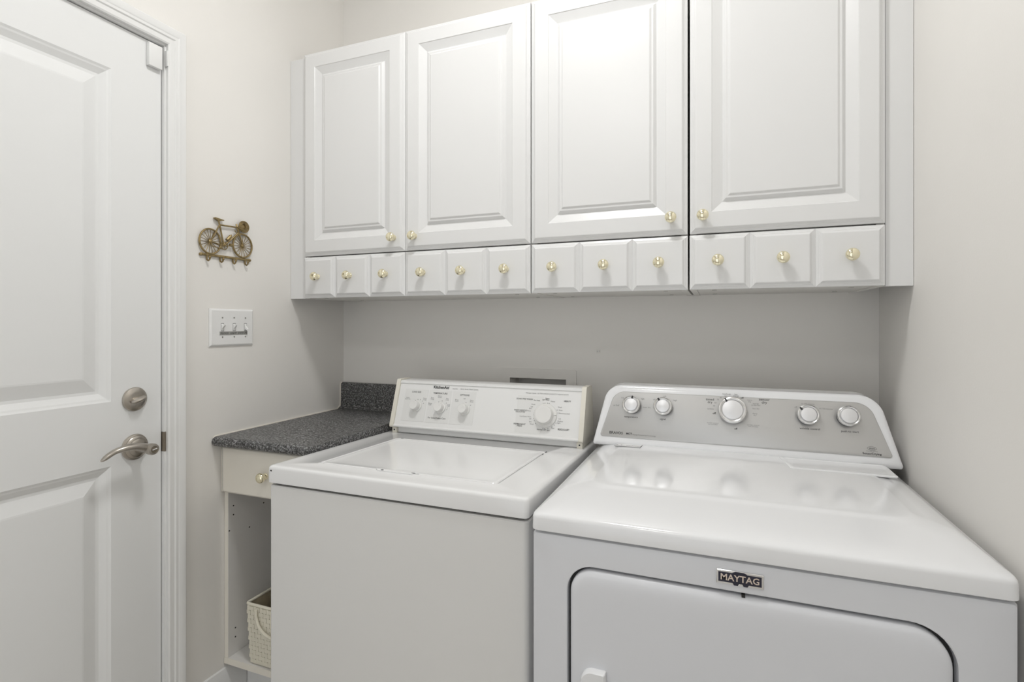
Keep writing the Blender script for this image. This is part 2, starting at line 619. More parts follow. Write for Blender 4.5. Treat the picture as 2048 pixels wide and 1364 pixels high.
upper_cabinet(0.070, 0.9105,
              [(0.0715, 0.4830, 0.445), (0.4845, 0.9090, 0.523)],
              [(0.0715, 0.2065, 0.1385), (0.2067, 0.3470, 0.272), (0.3472, 0.4828, 0.414),
               (0.4847, 0.6285, 0.5535), (0.6287, 0.7690, 0.6925), (0.7692, 0.9090, 0.835)],
              'white double-door wall cabinet with six small drawers nearest the panelled door')
upper_cabinet(0.9105, 1.3450,
              [(0.9125, 1.3445, 1.304)],
              [(0.9125, 1.0550, 0.9815), (1.0552, 1.2015, 1.128), (1.2017, 1.3452, 1.2735)],
              'middle white single-door wall cabinet with its knob at the lower right')
upper_cabinet(1.3500, 1.7815,
              [(1.3505, 1.7795, 1.3825)],
              [(1.3498, 1.4930, 1.4185), (1.4932, 1.6380, 1.566), (1.6382, 1.7795, 1.7095)],
              'white single-door wall cabinet at the right wall, knob at lower left')
struct('trim_3', box(B(), 0.0006, 0.0690, CAB_Y - 0.0, CAB_Y + 0.018, CZ0, CZ1 - 0.004, 0.0008, 1), 'foil',
       label='white filler strip between the cabinets and the left wall')
struct('trim_4', box(B(), 1.7825, W - 0.0006, CAB_Y - 0.0, CAB_Y + 0.018, CZ0, CZ1 - 0.004, 0.0008, 1), 'foil',
       label='white filler strip between the cabinets and the right wall')

# ================================================================== WASHER
wx0, wx1, wyf = 0.379, 1.062, -0.748
w = thing('washing_machine', 'white top-load washing machine with four white console dials', 'washer', ((wx0 + wx1) / 2, -0.42, 0))
bm = B()
o2 = rrect(wx0, wx1, wyf, -0.11, 0.012, 5)
o3 = rrect(wx0 + 0.0025, wx1 - 0.0025, wyf + 0.0025, -0.1125, 0.010, 5)
rings(bm, [[(x, y, 0.025) for x, y in o2], [(x, y, 0.8468) for x, y in o2], [(x, y, 0.8493) for x, y in o3]])
obj('body', bm, 'washer_side', w)
obj('seam', box(B(), wx0 + 0.012, wx1 - 0.012, wyf + 0.012, -0.13, 0.8494, 0.8600), 'dark', w)
for fx in (wx0 + 0.06, wx1 - 0.06):
    for fy in (wyf + 0.06, -0.17):
        obj('foot', lathe(B(), (fx, fy, 0.0), (0, 0, 1), [(0.02, 0), (0.02, 0.012), (0.01, 0.016), (0.01, 0.0255)], 16), 'black', w)
# enamelled top with a recess for the lid
LX0, LX1, LY0, LY1 = 0.482, 0.967, -0.683, -0.338
TZ = 0.893
bm = B()


def tilt(y):
    return 0.0055 - 0.024 * (y - wyf)


def wr(ins, z, r=0.011):
    return [(x, y, z + (tilt(y) if z > 0.87 else 0)) for x, y in rrect(wx0 - 0.002 + ins, wx1 + 0.002 - ins, wyf - 0.004 + ins, -0.105 - ins, r, 6)]


def lr(ins, z, r=0.012):
    return [(x, y, z + tilt(y)) for x, y in rrect(LX0 + ins, LX1 - ins, LY0 + ins, LY1 - ins, r, 6)]


rings(bm, [wr(0.0015, 0.8560), wr(0.0, 0.8575), wr(0.0, 0.8845), wr(0.0008, 0.8885), wr(0.0028, 0.8912), wr(0.006, 0.8926), wr(0.010, TZ),
           wr(0.024, TZ), lr(-0.008, TZ), lr(-0.006, TZ + 0.0012), lr(-0.003, TZ + 0.0012), lr(0.0, TZ - 0.002), lr(0.0005, TZ - 0.008)])
obj('top', bm, 'enamel', w)
# lid, slightly dished
bm = B()
rings(bm, [lr(0.0022, TZ - 0.0075), lr(0.0022, TZ - 0.001), lr(0.004, TZ + 0.0012), lr(0.007, TZ + 0.0016), lr(0.012, TZ + 0.0006),
           lr(0.03, TZ - 0.0002), lr(0.06, TZ - 0.0006)])
lid = obj('lid', bm, 'enamel', w)
bm = B()
gx0, gx1 = 0.648, 0.768
grip = [(gx0, LY0 + 0.003), (gx0 + 0.012, LY0 - 0.009), (gx1 - 0.012, LY0 - 0.009), (gx1, LY0 + 0.003)]
rings(bm, [[(x, y, TZ + tilt(y) - 0.0005) for x, y in grip], [(x, y, TZ + tilt(y) + 0.0030) for x, y in grip],
           [(x, y + (0.002 if i in (1, 2) else 0), TZ + tilt(y) + 0.0040) for i, (x, y) in enumerate(grip)]])
obj('lid_grip', bm, 'enamel', lid)


def chip(cx, cy, cz, lx, ly, parent, rot=0.0, n=9, nz=None):
    bm = B()
    p = []
    for k in range(n):
        a = 2 * math.pi * k / n
        q = 0.7 + 0.5 * random.random()
        x, y = math.cos(a) * lx * q, math.sin(a) * ly * q
        x, y = x * math.cos(rot) - y * math.sin(rot), x * math.sin(rot) + y * math.cos(rot)
        p.append((x, y))
    if nz == 'y':
        rings(bm, [[(cx + x, cy, cz + y) for x, y in p], [(cx + x, cy - 0.0003, cz + y) for x, y in p]])
    else:
        rings(bm, [[(cx + x, cy + y, cz) for x, y in p], [(cx + x, cy + y, cz + 0.0004) for x, y in p]])
    c = obj('paint_chip', bm, 'dark', parent, smooth=False)
    return c


chip(0.673, LY0 - 0.0066, TZ + tilt(LY0) + 0.0041, 0.0048, 0.0028, lid)
chip(0.757, LY0 - 0.0040, TZ + tilt(LY0) + 0.0041, 0.0055, 0.0022, lid, 0.3)
chip(0.498, LY1 + 0.0040, TZ + tilt(LY1) + 0.0013, 0.0045, 0.0022, lid, 0.5)
chip(LX1 + 0.004, LY1 - 0.003, TZ + tilt(LY1) + 0.0016, 0.0022, 0.007, lid, -0.1)
chip(LX1 + 0.004, LY1 - 0.032, TZ + tilt(LY1 - 0.03) + 0.0016, 0.0013, 0.006, lid, -0.1)
chip(0.3905, wyf - 0.0039, 0.8865, 0.0028, 0.0022, w, nz='y')

# console
C0 = Vector((0, -0.258, 0.908))
cup = Vector((0, 0.05, 0.152))
CL = cup.length
cup.normalize()
cn = Vector((0, -cup.z, cup.y))
XA = Vector((1, 0, 0))


def wc(x, t, d=0.0):
    return Vector((x, 0, 0)) + C0 + cup * t + cn * d


con = None
bm = B()
sec = [(-0.2560, 0.9068), (-0.2615, 0.9092), (-0.2622, 0.9125), (-0.2552, 0.9165), (-0.2121, 1.0475), (-0.2150, 1.0490), (-0.2135, 1.0545),
       (-0.2070, 1.0575), (-0.150, 1.0575), (-0.118, 0.915), (-0.118, 0.9065)]
rings(bm, [[(x, y, z) for y, z in sec] for x in (0.4135, 1.0425)])
con = obj('console', bm, 'cons', w, angle=20)
for ex in (0.399, 1.0428):
    bm = B()
    s2 = round_poly([(-0.2640, 0.9055), (-0.116, 0.9055), (-0.146, 1.0612), (-0.2135, 1.0612)], [0.006, 0.004, 0.012, 0.006], 5)
    rings(bm, [[(ex, y, z) for y, z in s2], [(ex + 0.014, y, z) for y, z in s2]])
    obj('end_cap', bm, 'capcream', con)
obj('console_base', box(B(), 0.421, 1.036, -0.2435, -0.13, 0.8868, 0.9065, 0.002, 1), 'cons', con)
for ex in (0.4035, 1.0355):
    bm = box(B(), ex, ex + 0.0175, -0.2515, -0.13, 0.8858, 0.9048, 0.0012, 1)
    obj('mounting_foot', bm, 'capcream', con)
    obj('screw', lathe(B(), (ex + 0.00875, -0.2514, 0.8965), (0, -1, 0), [(0.0024, 0), (0.0024, 0.0012), (0, 0.0013)], 12), 'black', con)
# faint printed fields behind the dials
for a0, a1, b0, b1 in ((0.437, 0.524, 0.022, 0.128), (0.529, 0.612, 0.022, 0.128), (0.617, 0.699, 0.022, 0.128), (0.842, 0.925, 0.012, 0.126)):
    bm = B()
    extrude_poly(bm, rrect(a0, a1, b0, b1, 0.002, 2), wc, 0.0002, 0.0006)
    obj('printed_field', bm, 'patch', con, smooth=False)

WT = [  # text, x, t, size, style
    ('KitchenAid', 0.5703, 0.1381, 0.0128, 2), ('superba', 0.6215, 0.1362, 0.0058, 0), ('Quiet Scrub Wash System', 0.6725, 0.1362, 0.0060, 0),
    ('LOAD SIZE', 0.480, 0.1188, 0.0072, 1), ('TEMPERATURE', 0.570, 0.1181, 0.0080, 1), ('OPTIONS', 0.6591, 0.1167, 0.0080, 1),
    ('For Good Fabric Care', 0.570, 0.0372, 0.0072, 1),
    ('Super\nExtra Sm', 0.4502, 0.0961, 0.0056, 0), ('Extra\nLarge', 0.5155, 0.097, 0.0056, 0), ('Auto\nTemp', 0.5433, 0.1001, 0.0056, 0),
    ('Warm\nWarm', 0.5699, 0.1075, 0.0056, 0), ('Hot\nCold', 0.5985, 0.1001, 0.0056, 0), ('Warm\nCold', 0.5372, 0.0816, 0.0056, 0),
    ('Cold\nCold', 0.6055, 0.0804, 0.0056, 0), ('Rinse\nCycle', 0.6333, 0.0983, 0.0056, 0), ('Off', 0.6597, 0.1052, 0.0056, 0),
    ('Extra\nRinse', 0.6868, 0.0986, 0.0056, 0),
    ('Whisper Quiet  ULTRA LARGE CAPACITY HEAVY DUTY', 0.9343, 0.1344, 0.0056, 0),
    ('SOAK PRE WASH', 0.8644, 0.1153, 0.0070, 1), ('HEAVY', 1.0003, 0.115, 0.0070, 1), ('KNITS GENTLE\nDELICATES', 0.8549, 0.0778, 0.0062, 1),
    ('PERMANENT\nPRESS', 0.8567, 0.0352, 0.0068, 1), ('REGULAR*', 0.9954, 0.0307, 0.0074, 1),
    ('Pre Soak', 0.9045, 0.1128, 0.0056, 1), ('Off', 0.9252, 0.1155, 0.0056, 1), ('Super\nWash', 0.9377, 0.1185, 0.0056, 1),
    ('Heavy', 0.9555, 0.1125, 0.0056, 0), ('Wash', 0.9786, 0.0961, 0.0054, 0), ('Rinse', 0.9819, 0.0873, 0.0054, 0),
    ('Recommended', 0.9940, 0.0782, 0.0054, 0), ('Off', 0.981, 0.0613, 0.0054, 0), ('Medium', 0.9835, 0.0545, 0.0054, 0),
    ('Light', 0.9793, 0.0494, 0.0054, 0), ('Normal', 0.922, 0.0262, 0.0056, 1), ('Off  Spin', 0.9437, 0.0262, 0.0056, 1),
    ('Spin', 0.9627, 0.033, 0.0054, 0), ('Wash', 0.8943, 0.1001, 0.0054, 0), ('Off', 0.8899, 0.0923, 0.0054, 0),
    ('Spin', 0.8864, 0.0875, 0.0054, 0), ('Rinse', 0.8827, 0.080, 0.0054, 0), ('Cool Down Wash', 0.8728, 0.0621, 0.0050, 0),
    ('Off', 0.8886, 0.0557, 0.0054, 0), ('Spin', 0.8903, 0.0475, 0.0054, 0), ('Wash', 0.8956, 0.0405, 0.0054, 0)]
for s, x, t_, sz, st in WT:
    obj('lettering', text_mesh(B(), s, sz, wc(x, t_, 0.0009), XA, cup, bold=0.03 if st == 2 else (0.008 if st == 1 else 0.0)),
        'ink' if st else 'greyink', con, smooth=False)
# tick dots round the dials
bm = B()


def dot(bm, x, t_, r=0.0011):
    p = [(x + math.cos(k * math.pi / 3) * r, t_ + math.sin(k * math.pi / 3) * r) for k in range(6)]
    rings(bm, [[wc(u, v, 0.0007) for u, v in p], [wc(u, v, 0.0010) for u, v in p]])


for cx, ct, r, angs in ((0.4935, 0.0735, 0.021, (150, 125, 100, 75, 50, 25)), (0.5815, 0.0725, 0.0215, (195, 150, 125, 92, 45, 0, -15)),
                        (0.668, 0.0720, 0.0215, (140, 92, 40)),
                        (0.9375, 0.0680, 0.0385, (108, 100, 88, 80, 30, 16, -30, -42, -55, -75, -90, -98, 160, 170, 178, 195, 205, 220))):
    for a in angs:
        dot(bm, cx + math.cos(math.radians(a)) * r, ct + math.sin(math.radians(a)) * r)
tag(obj('dial_marks', bm, 'ink', con, smooth=False), kind='stuff')


def washer_knob(x, t_, r, hgt, skirt, ang, big=False):
    k = obj('dial', lathe(B(), wc(x, t_), cn, [(r * 1.12, 0.0012), (r * 1.12, 0.004), (r * 1.04, 0.0055), (r, hgt * 0.62), (r, hgt * 0.9),
                                               (r * 0.96, hgt * 0.97), (r * 0.88, hgt), (r * 0.7, hgt * 0.985), (0, hgt * 0.975)], 40), 'knobw', w)
    if skirt:
        obj('skirt', lathe(B(), wc(x, t_), cn, [(skirt, 0.0008), (skirt, 0.003), (skirt * 0.95, 0.0048), (r, 0.0062), (0, 0.0062)], 48), 'knobw',
            k)
    a = math.radians(ang)
    p0 = wc(x + math.cos(a) * r * 0.98, t_ + math.sin(a) * r * 0.98, 0.0055)
    p1 = wc(x + math.cos(a) * (skirt or r * 1.18) * 0.97, t_ + math.sin(a) * (skirt or r * 1.18) * 0.97, 0.0042)
    bm = B()
    tube(bm, [p0, p1], 0.0009 if big else 0.0013, 6)
    obj('pointer', bm, 'ink' if big else 'plate', k)


washer_knob(0.489, 0.0722, 0.0148, 0.026, 0.0185, 95)
washer_knob(0.5785, 0.0712, 0.0148, 0.026, 0.0185, 60)
washer_knob(0.6662, 0.0706, 0.0148, 0.026, 0.0185, 60)
washer_knob(0.9355, 0.0690, 0.0265, 0.026, 0.0362, 2, big=True)

# ================================================================== DRYER
dx0, dx1, dyf = 1.085, 1.8205, -0.786
d = thing('dryer', 'white clothes dryer with silver control panel and navy name badge', 'dryer', ((dx0 + dx1) / 2, -0.45, 0))
# front: body with the door recess
HX0, HX1, HZ0, HZ1 = 1.1545, 1.750, 0.13, 0.7985
rr_ = [0.05, 0.05, 0.062, 0.05]


def fr(ins, y, r=0.004):
    return [(x, y, z) for x, z in rrect(dx0 + ins, dx1 - ins, 0.025 + ins, 0.8495 - ins, r, 10)]


def hr(ins, y):
    return [(x, y, z) for x, z in round_poly([(HX0 + ins, HZ0 + ins), (HX1 - ins, HZ0 + ins), (HX1 - ins, HZ1 - ins), (HX0 + ins, HZ1 - ins)],
                                             [max(0.01, q - ins) for q in rr_], 10)]


bm = B()
rings(bm, [fr(0, -0.12), fr(0, dyf + 0.008, 0.006), fr(0.0025, dyf + 0.0025, 0.006), fr(0.008, dyf, 0.008), hr(-0.0015, dyf), hr(0.0, dyf + 0.001),
           hr(0.0008, dyf + 0.016)])
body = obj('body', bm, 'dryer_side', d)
bm = B()
rings(bm, [hr(0.0062, dyf + 0.0145), hr(0.0062, dyf + 0.004), hr(0.0076, dyf + 0.0005), hr(0.011, dyf - 0.0025), hr(0.017, dyf - 0.0042),
           hr(0.03, dyf - 0.005), hr(0.05, dyf - 0.0052)])
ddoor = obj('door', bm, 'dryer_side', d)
bm = B()
rings(bm, [hr(0.001, dyf + 0.0158), hr(0.001, dyf + 0.0148)])
obj('gap_shade', bm, 'black', d)  # black slab standing in for the shade in the door gap
# the pull at the left of the door
bm = B()
hp = round_poly([(1.1835, 0.45), (1.2295, 0.45), (1.2295, 0.6165), (1.1835, 0.6165)], [0.022, 0.003, 0.003, 0.022], 8)
ex_ = lambda u, v, q: (u, dyf - 0.005 - q, v)
rings(bm, [[ex_(u, v, 0.0002) for u, v in hp], [ex_(u, v, 0.010) for u, v in hp],
           [ex_(1.206 + (u - 1.206) * 0.90, 0.533 + (v - 0.533) * 0.975, 0.0145) for u, v in hp]])
obj('door_pull', bm, 'dryer', ddoor)
bm = B()
hp2 = rrect(1.2300, 1.300, 0.462, 0.600, 0.018, 6)
rings(bm, [[ex_(u, v, 0.0003) for u, v in hp2], [ex_(u, v, 0.0022) for u, v in hp2],
           [ex_(1.265 + (u - 1.265) * 0.93, 0.531 + (v - 0.531) * 0.965, 0.0018) for u, v in hp2]])
obj('pull_pocket', bm, 'dryer_side', ddoor)
obj('door_latch', box(B(), 1.4560, 1.4615, dyf - 0.0002, dyf + 0.010, HZ1 - 0.0075, HZ1 - 0.0030), 'dark', d)
for fx in (dx0 + 0.06, dx1 - 0.06):
    for fy in (dyf + 0.06, -0.19):
        obj('foot', lathe(B(), (fx, fy, 0.0), (0, 0, 1), [(0.02, 0), (0.02, 0.012), (0.01, 0.016), (0.01, 0.0255)], 16), 'black', d)
obj('seam', box(B(), dx0 + 0.010, dx1 - 0.010, dyf + 0.010, -0.14, 0.8497, 0.858), 'dark', d)
# badge
bz0, bz1, bx0, bx1 = 0.8105, 0.8345, 1.4165, 1.4895
bm = B()
rings(bm, [[(x, dyf - 0.0002, z) for x, z in rrect(bx0, bx1, bz0, bz1, 0.001, 2)], [(x, dyf - 0.0030, z) for x, z in rrect(bx0, bx1, bz0, bz1, 0.001, 2)],
           [(x, dyf - 0.0040, z) for x, z in rrect(bx0 + .0012, bx1 - .0012, bz0 + .0012, bz1 - .0012, 0.001, 2)]])
badge = obj('badge', bm, 'chrome', d)
bm = B()
box(bm, bx0 + 0.0032, bx1 - 0.0032, dyf - 0.0046, dyf - 0.0039, bz0 + 0.0042, bz1 - 0.0036)
cxb = (bx0 + bx1) / 2
sh = [(cxb - 0.012, bz1 - 0.0037), (cxb + 0.012, bz1 - 0.0037), (cxb + 0.007, bz1 - 0.0006), (cxb - 0.007, bz1 - 0.0006)]
rings(bm, [[(x, dyf - 0.0039, z) for x, z in sh], [(x, dyf - 0.0046, z) for x, z in sh]])
for sx in (-0.006, 0.009):
    sh = [(cxb + sx - 0.005, bz0 + 0.0043), (cxb + sx + 0.005, bz0 + 0.0043), (cxb + sx + 0.003, bz0 + 0.0006), (cxb + sx - 0.003, bz0 + 0.0006)]
    rings(bm, [[(x, dyf - 0.0039, z) for x, z in sh], [(x, dyf - 0.0046, z) for x, z in sh]])
obj('badge_field', bm, 'badge', badge, smooth=False)
bm = B()
text_mesh(bm, 'MAYTAG', 0.0150, (cxb, dyf - 0.0051, (bz0 + bz1) / 2 + 0.0003), (1, 0, 0), (0, 0, 1), bold=0.018)
obj('lettering', bm, 'badge_text', badge, smooth=False)

# top
bm = B()


def dr(l, r, f, z, rad, zb=None):
    pts = rrect(dx0 - 0.001 + l, dx1 + 0.001 - r, dyf - 0.006 + f, -0.125 - 0.2 * f, rad, 10)
    return [(x, y, z) for x, y in pts]


rings(bm, [dr(0.003, 0.003, 0.003, 0.8535, 0.012), dr(0, 0, 0, 0.8555, 0.014), dr(0, 0, 0, 0.8780, 0.016), dr(0.0007, 0.0007, 0.0007, 0.8815, 0.017),
           dr(0.0022, 0.0022, 0.0022, 0.8845, 0.019), dr(0.0048, 0.0048, 0.0052, 0.8868, 0.022), dr(0.009, 0.009, 0.011, 0.8888, 0.026),
           dr(0.014, 0.014, 0.026, 0.8928, 0.032), dr(0.022, 0.022, 0.056, 0.8985, 0.038), dr(0.034, 0.034, 0.095, 0.9052, 0.042),
           dr(0.060, 0.060, 0.122, 0.9094, 0.044), dr(0.074, 0.074, 0.131, 0.9112, 0.044), dr(0.080, 0.080, 0.136, 0.9133, 0.044),
           dr(0.085, 0.085, 0.142, 0.9141, 0.044), dr(0.10, 0.10, 0.16, 0.9144, 0.04)])
obj('top', bm, 'dryer', d)
# lint screen lid at the back right of the top
bm = B()
lo = [(1.561, -0.279), (1.575, -0.378), (1.790, -0.372), (1.790, -0.270)]


def lint(ins, z):
    return [(x, y, z) for x, y in round_poly([(1.561 + ins, -0.270 - ins), (1.576 + ins, -0.374 + ins), (1.786 - ins, -0.374 + ins),
                                              (1.786 - ins, -0.270 - ins)], 0.008, 5)]


rings(bm, [lint(0, 0.9128), lint(0, 0.9150), lint(0.002, 0.9163), lint(0.006, 0.9167), lint(0.010, 0.9160), lint(0.014, 0.9156)])
ll = obj('lint_screen_lid', bm, 'dryer', d)
# sticker
bm = B()
st_ = [(1.154, -0.299), (1.223, -0.299), (1.225, -0.268), (1.157, -0.268)]
rings(bm, [[(x, y, 0.9137) for x, y in st_], [(x, y, 0.9150) for x, y in st_]])
sk = obj('sticker', bm, 'paper', d, smooth=False)
bm = B()
tube(bm, [(1.154, -0.2995, 0.9150), (1.223, -0.2995, 0.9150), (1.225, -0.270, 0.9150)], 0.0009, 6)
obj('sticker_border', bm, 'greyink', sk)
bm = B()
text_mesh(bm, 'R  2 - Technical', 0.0105, (1.1895, -0.284, 0.9153), (1, 0, 0), (0, 1, 0))
obj('lettering', bm, 'greyink', sk, smooth=False)

# dryer console
E0 = Vector((0, -0.262, 0.9155))
dup_ = Vector((0, 0.05, 0.160))
dup_.normalize()
dn = Vector((0, -dup_.z, dup_.y))


def dc(x, t_, q=0.0):
    return Vector((x, 0, 0)) + E0 + dup_ * t_ + dn * q


def d_out(ins, insb=None):
    insb = ins if insb is None else insb
    return round_poly([(1.0845 + ins, insb - 0.008), (1.8265 - ins, insb - 0.008), (1.7860 - ins * 1.05, 0.166 - ins), (1.1200 + ins * 1.05, 0.166 - ins)],
                      [0.006, 0.006, 0.058 - ins * 0.7, 0.052 - ins * 0.7], 12)


bm = B()
bo = []
for u, v in d_out(0.0):
    p = dc(u, v, 0)
    bo.append((p.x, -0.128 - 0.12 * (v / 0.166) * 0.25, p.z))
rings(bm, [bo, [dc(u, v, -0.006) for u, v in d_out(0.0)], [dc(u, v, -0.0015) for u, v in d_out(0.0012)], [dc(u, v, 0.0012) for u, v in d_out(0.004)],
           [dc(u, v, 0.0028) for u, v in d_out(0.009)], [dc(u, v, 0.0032) for u, v in d_out(0.014)]])
dcon = obj('console', bm, 'dryer', d)
bm = B()
po = d_out(0.0215, 0.0235)
po2 = d_out(0.0225, 0.0245)
rings(bm, [[dc(u, v, 0.0026) for u, v in po], [dc(u, v, 0.0046) for u, v in po], [dc(u, v, 0.0054) for u, v in po2]])
pan = obj('control_panel', bm, 'silver', d)

DT = [('temperature', 1.1907, 0.0735, 0.0074, 1), ('signal', 1.2773, 0.0730, 0.0074, 1), ('air fluff', 1.1480, 0.1039, 0.0058, 0),
      ('low', 1.165, 0.1265, 0.0056, 0), ('high', 1.2210, 0.1261, 0.0058, 0), ('more dry', 1.233, 0.1028, 0.0056, 0),
      ('off', 1.2525, 0.1258, 0.0058, 0), ('soft', 1.2805, 0.1365, 0.0056, 0), ('high', 1.3089, 0.1265, 0.0058, 0),
      ('BRAVOS', 1.1514, 0.0263, 0.0102, 2), ('MCT', 1.1876, 0.0263, 0.0078, 2), ('Maytag Commercial Technology', 1.2285, 0.0250, 0.0048, 0),
      ('timed\ndry', 1.3985, 0.1301, 0.0092, 1), ('sensor\ndry', 1.5312, 0.1365, 0.0096, 1), ('off', 1.4094, 0.0971, 0.0078, 2),
      ('off', 1.4621, 0.0600, 0.0068, 2), ('off', 1.4780, 0.1418, 0.0068, 2), ('touch-up', 1.4400, 0.1508, 0.0058, 0),
      ('less\nenergy', 1.4634, 0.1490, 0.0054, 0), ('wrinkle control\nnot included', 1.4056, 0.0695, 0.0046, 0),
      ('wrinkle control\nnot included', 1.5038, 0.0704, 0.0046, 0), ('sanitize', 1.4000, 0.1086, 0.0056, 0), ('more\ndry', 1.4964, 0.1351, 0.0054, 0),
      ('energy\npreferred', 1.5109, 0.1267, 0.0054, 0), ('less dry', 1.5109, 0.1155, 0.0054, 0), ('damp\ndry', 1.5084, 0.1005, 0.0054, 0),
      ('50', 1.4088, 0.1171, 0.0054, 0), ('60', 1.4122, 0.1255, 0.0054, 0), ('70', 1.4186, 0.1345, 0.0054, 0), ('80', 1.426, 0.140, 0.0054, 0),
      ('20', 1.4372, 0.1440, 0.0054, 0),
      ('wrinkle control', 1.6331, 0.0722, 0.0072, 1), ('push to start', 1.7193, 0.0716, 0.0072, 1), ('off', 1.6039, 0.1249, 0.0056, 0),
      ('on 150 minutes', 1.6311, 0.1346, 0.0048, 0), ('on 150 minutes', 1.6708, 0.1244, 0.0048, 0),
      ('mct', 1.7624, 0.0347, 0.0075, 1), ('maytag quality', 1.7619, 0.0284, 0.0042, 0), ('SensorDrying', 1.7618, 0.0222, 0.0070, 2)]
for s, x, t_, sz, stl in DT:
    obj('lettering', text_mesh(B(), s, sz, dc(x, t_, 0.0057), XA, dup_, bold=0.02 if stl == 2 else (0.006 if stl == 1 else 0.0)),
        'ink' if stl else 'greyink', pan, smooth=False)
# oval round the small mark
ring_o = [(1.7624 + math.cos(k * math.pi / 12) * 0.0095, 0.0347 + math.sin(k * math.pi / 12) * 0.0042) for k in range(24)]
obj('emblem', tube(B(), [dc(u, v, 0.0057) for u, v in ring_o + ring_o[:1]], 0.0003, 4), 'ink', pan)


def dryer_knob(x, t_, R, rc, ang, pointer=True):
    k = obj('dial', lathe(B(), dc(x, t_, 0.005), dn, [(R * 0.93, 0.0), (R * 0.95, 0.012), (R * 0.98, 0.0165), (0, 0.0166)], 44), 'black', d)
    obj('rim', lathe(B(), dc(x, t_, 0.005), dn, [(R * 0.97, 0.0160), (R, 0.0172), (R * 1.0, 0.0195), (R * 0.95, 0.0222), (R * 0.86, 0.0236),
                                                 (rc * 1.12, 0.0226), (rc * 1.06, 0.0218), (rc * 1.03, 0.0190), (0, 0.0190)], 56), 'chrome', k)
    obj('cap', lathe(B(), dc(x, t_, 0.005), dn, [(rc, 0.0186), (rc, 0.0228), (rc * 0.96, 0.0240), (rc * 0.5, 0.0252), (0, 0.0255)], 44), 'cap', k)
    if pointer:
        a = math.radians(ang)
        ca, sa = math.cos(a), math.sin(a)
        bm = B()
        tube(bm, [dc(x + ca * rc * 0.98, t_ + sa * rc * 0.98, 0.0284), dc(x + ca * R * 0.97, t_ + sa * R * 0.97, 0.0272)], 0.0026, 8, flat=0.8)
        obj('pointer', bm, 'black', k)


dryer_knob(1.1921, 0.1055, 0.0250, 0.0173, 82)
dryer_knob(1.2777, 0.1061, 0.0250, 0.0173, 122)
dryer_knob(1.4540, 0.1061, 0.0352, 0.0252, 122)
dryer_knob(1.6294, 0.1051, 0.0255, 0.0178, 140)
dryer_knob(1.7160, 0.1072, 0.0255, 0.0180, 0, pointer=False)

# ================================================================== COUNTER, CREAM CABINET, BASKET
KZ = 0.909
KT = 0.0295
t = thing('countertop', 'dark grey speckled laminate counter with a raised backsplash', 'countertop', (0.185, -0.3, KZ - KT))
prof = []
yf = -0.602
prof += [(-0.0015, KZ - KT), (yf + 0.012, KZ - KT)]
for k in range(9):
    a = math.radians(-90 - k * 22.5)
    prof.append((yf + 0.0145 + math.cos(a) * 0.0145, KZ - KT / 2 + math.sin(a) * KT / 2))
prof += [(-0.040, KZ), (-0.030, KZ + 0.003), (-0.0225, KZ + 0.012), (-0.0215, KZ + 0.020), (-0.0215, KZ + 0.094), (-0.019, KZ + 0.101), (-0.013, KZ + 0.104),
         (-0.0015, KZ + 0.104)]
bm = B()
rings(bm, [[(x, y, z) for y, z in prof] for x in (0.003, 0.3745)])
obj('laminate_top', bm, 'laminate', t, angle=25)
bm = B()
tube(bm, [(0.0022, yf + 0.006, KZ - 0.006), (0.0022, yf + 0.012, KZ + 0.0), (0.0022, -0.04, KZ + 0.0005), (0.0022, -0.0225, KZ + 0.012),
          (0.0022, -0.0205, KZ + 0.10), (0.0022, -0.013, KZ + 0.104)], 0.0030, 6)
obj('caulk_bead', bm, 'caulk', t)

c = thing('base_cabinet', 'narrow cream wall-hung cabinet with one drawer beside the washer', 'cabinet', (0.185, -0.3, 0.205))
KF = -0.556
ktop = KZ - KT - 0.0005


def holed(xf, pts):
    bm = B()
    box(bm, xf - 0.0125, xf, KF, -0.0015, 0.2045, ktop)
    return bm


sp = obj('side_panel', box(B(), 0.0012, 0.0150, KF, -0.0015, 0.2045, ktop), 'cream', c, smooth=False)
obj('side_lining', box(B(), 0.0151, 0.0160, KF + 0.0008, -0.016, 0.2225, 0.735), 'inside', c, smooth=False)
for y, z in ((-0.537, 0.684), (-0.537, 0.656), (-0.477, 0.596), (-0.552, 0.611), (-0.53, 0.301), (-0.53, 0.273), (-0.42, 0.684), (-0.42, 0.656)):
    obj('peg_hole', lathe(B(), (0.0160, y, z), (1, 0, 0), [(0.0024, 0), (0.0024, 0.0003), (0, 0.00035)], 12), 'dark', sp)
obj('side_panel', box(B(), 0.3500, 0.3640, KF, -0.0015, 0.2045, ktop), 'cream', c, smooth=False)
obj('bottom_panel', box(B(), 0.0152, 0.3498, KF - 0.0005, -0.0015, 0.2045, 0.2220, 0.0006, 1), 'inside', c, smooth=False)
obj('edge_band', box(B(), 0.0012, 0.3640, KF - 0.0018, KF - 0.0006, 0.2035, 0.2222), 'cream', c, smooth=False)
obj('back_panel', box(B(), 0.0152, 0.3498, -0.0155, -0.0016, 0.2222, ktop), 'inside', c, smooth=False)
obj('drawer_box', box(B(), 0.020, 0.345, KF + 0.0005, -0.08, 0.755, 0.860), 'inside', c, smooth=False)
dfz0, dfz1 = 0.7345, 0.8755
dfx0, dfx1 = 0.0015, 0.3620
df = obj('drawer_front', slab(B(), (dfx0, KF - 0.0155, dfz0), (1, 0, 0), (0, 0, 1), (0, -1, 0), dfx1 - dfx0, dfz1 - dfz0, 0.0148,
                              [(0, -0.006), (0.0035, -0.0015), (0.006, 0.0)]), 'cream', c, smooth=False)
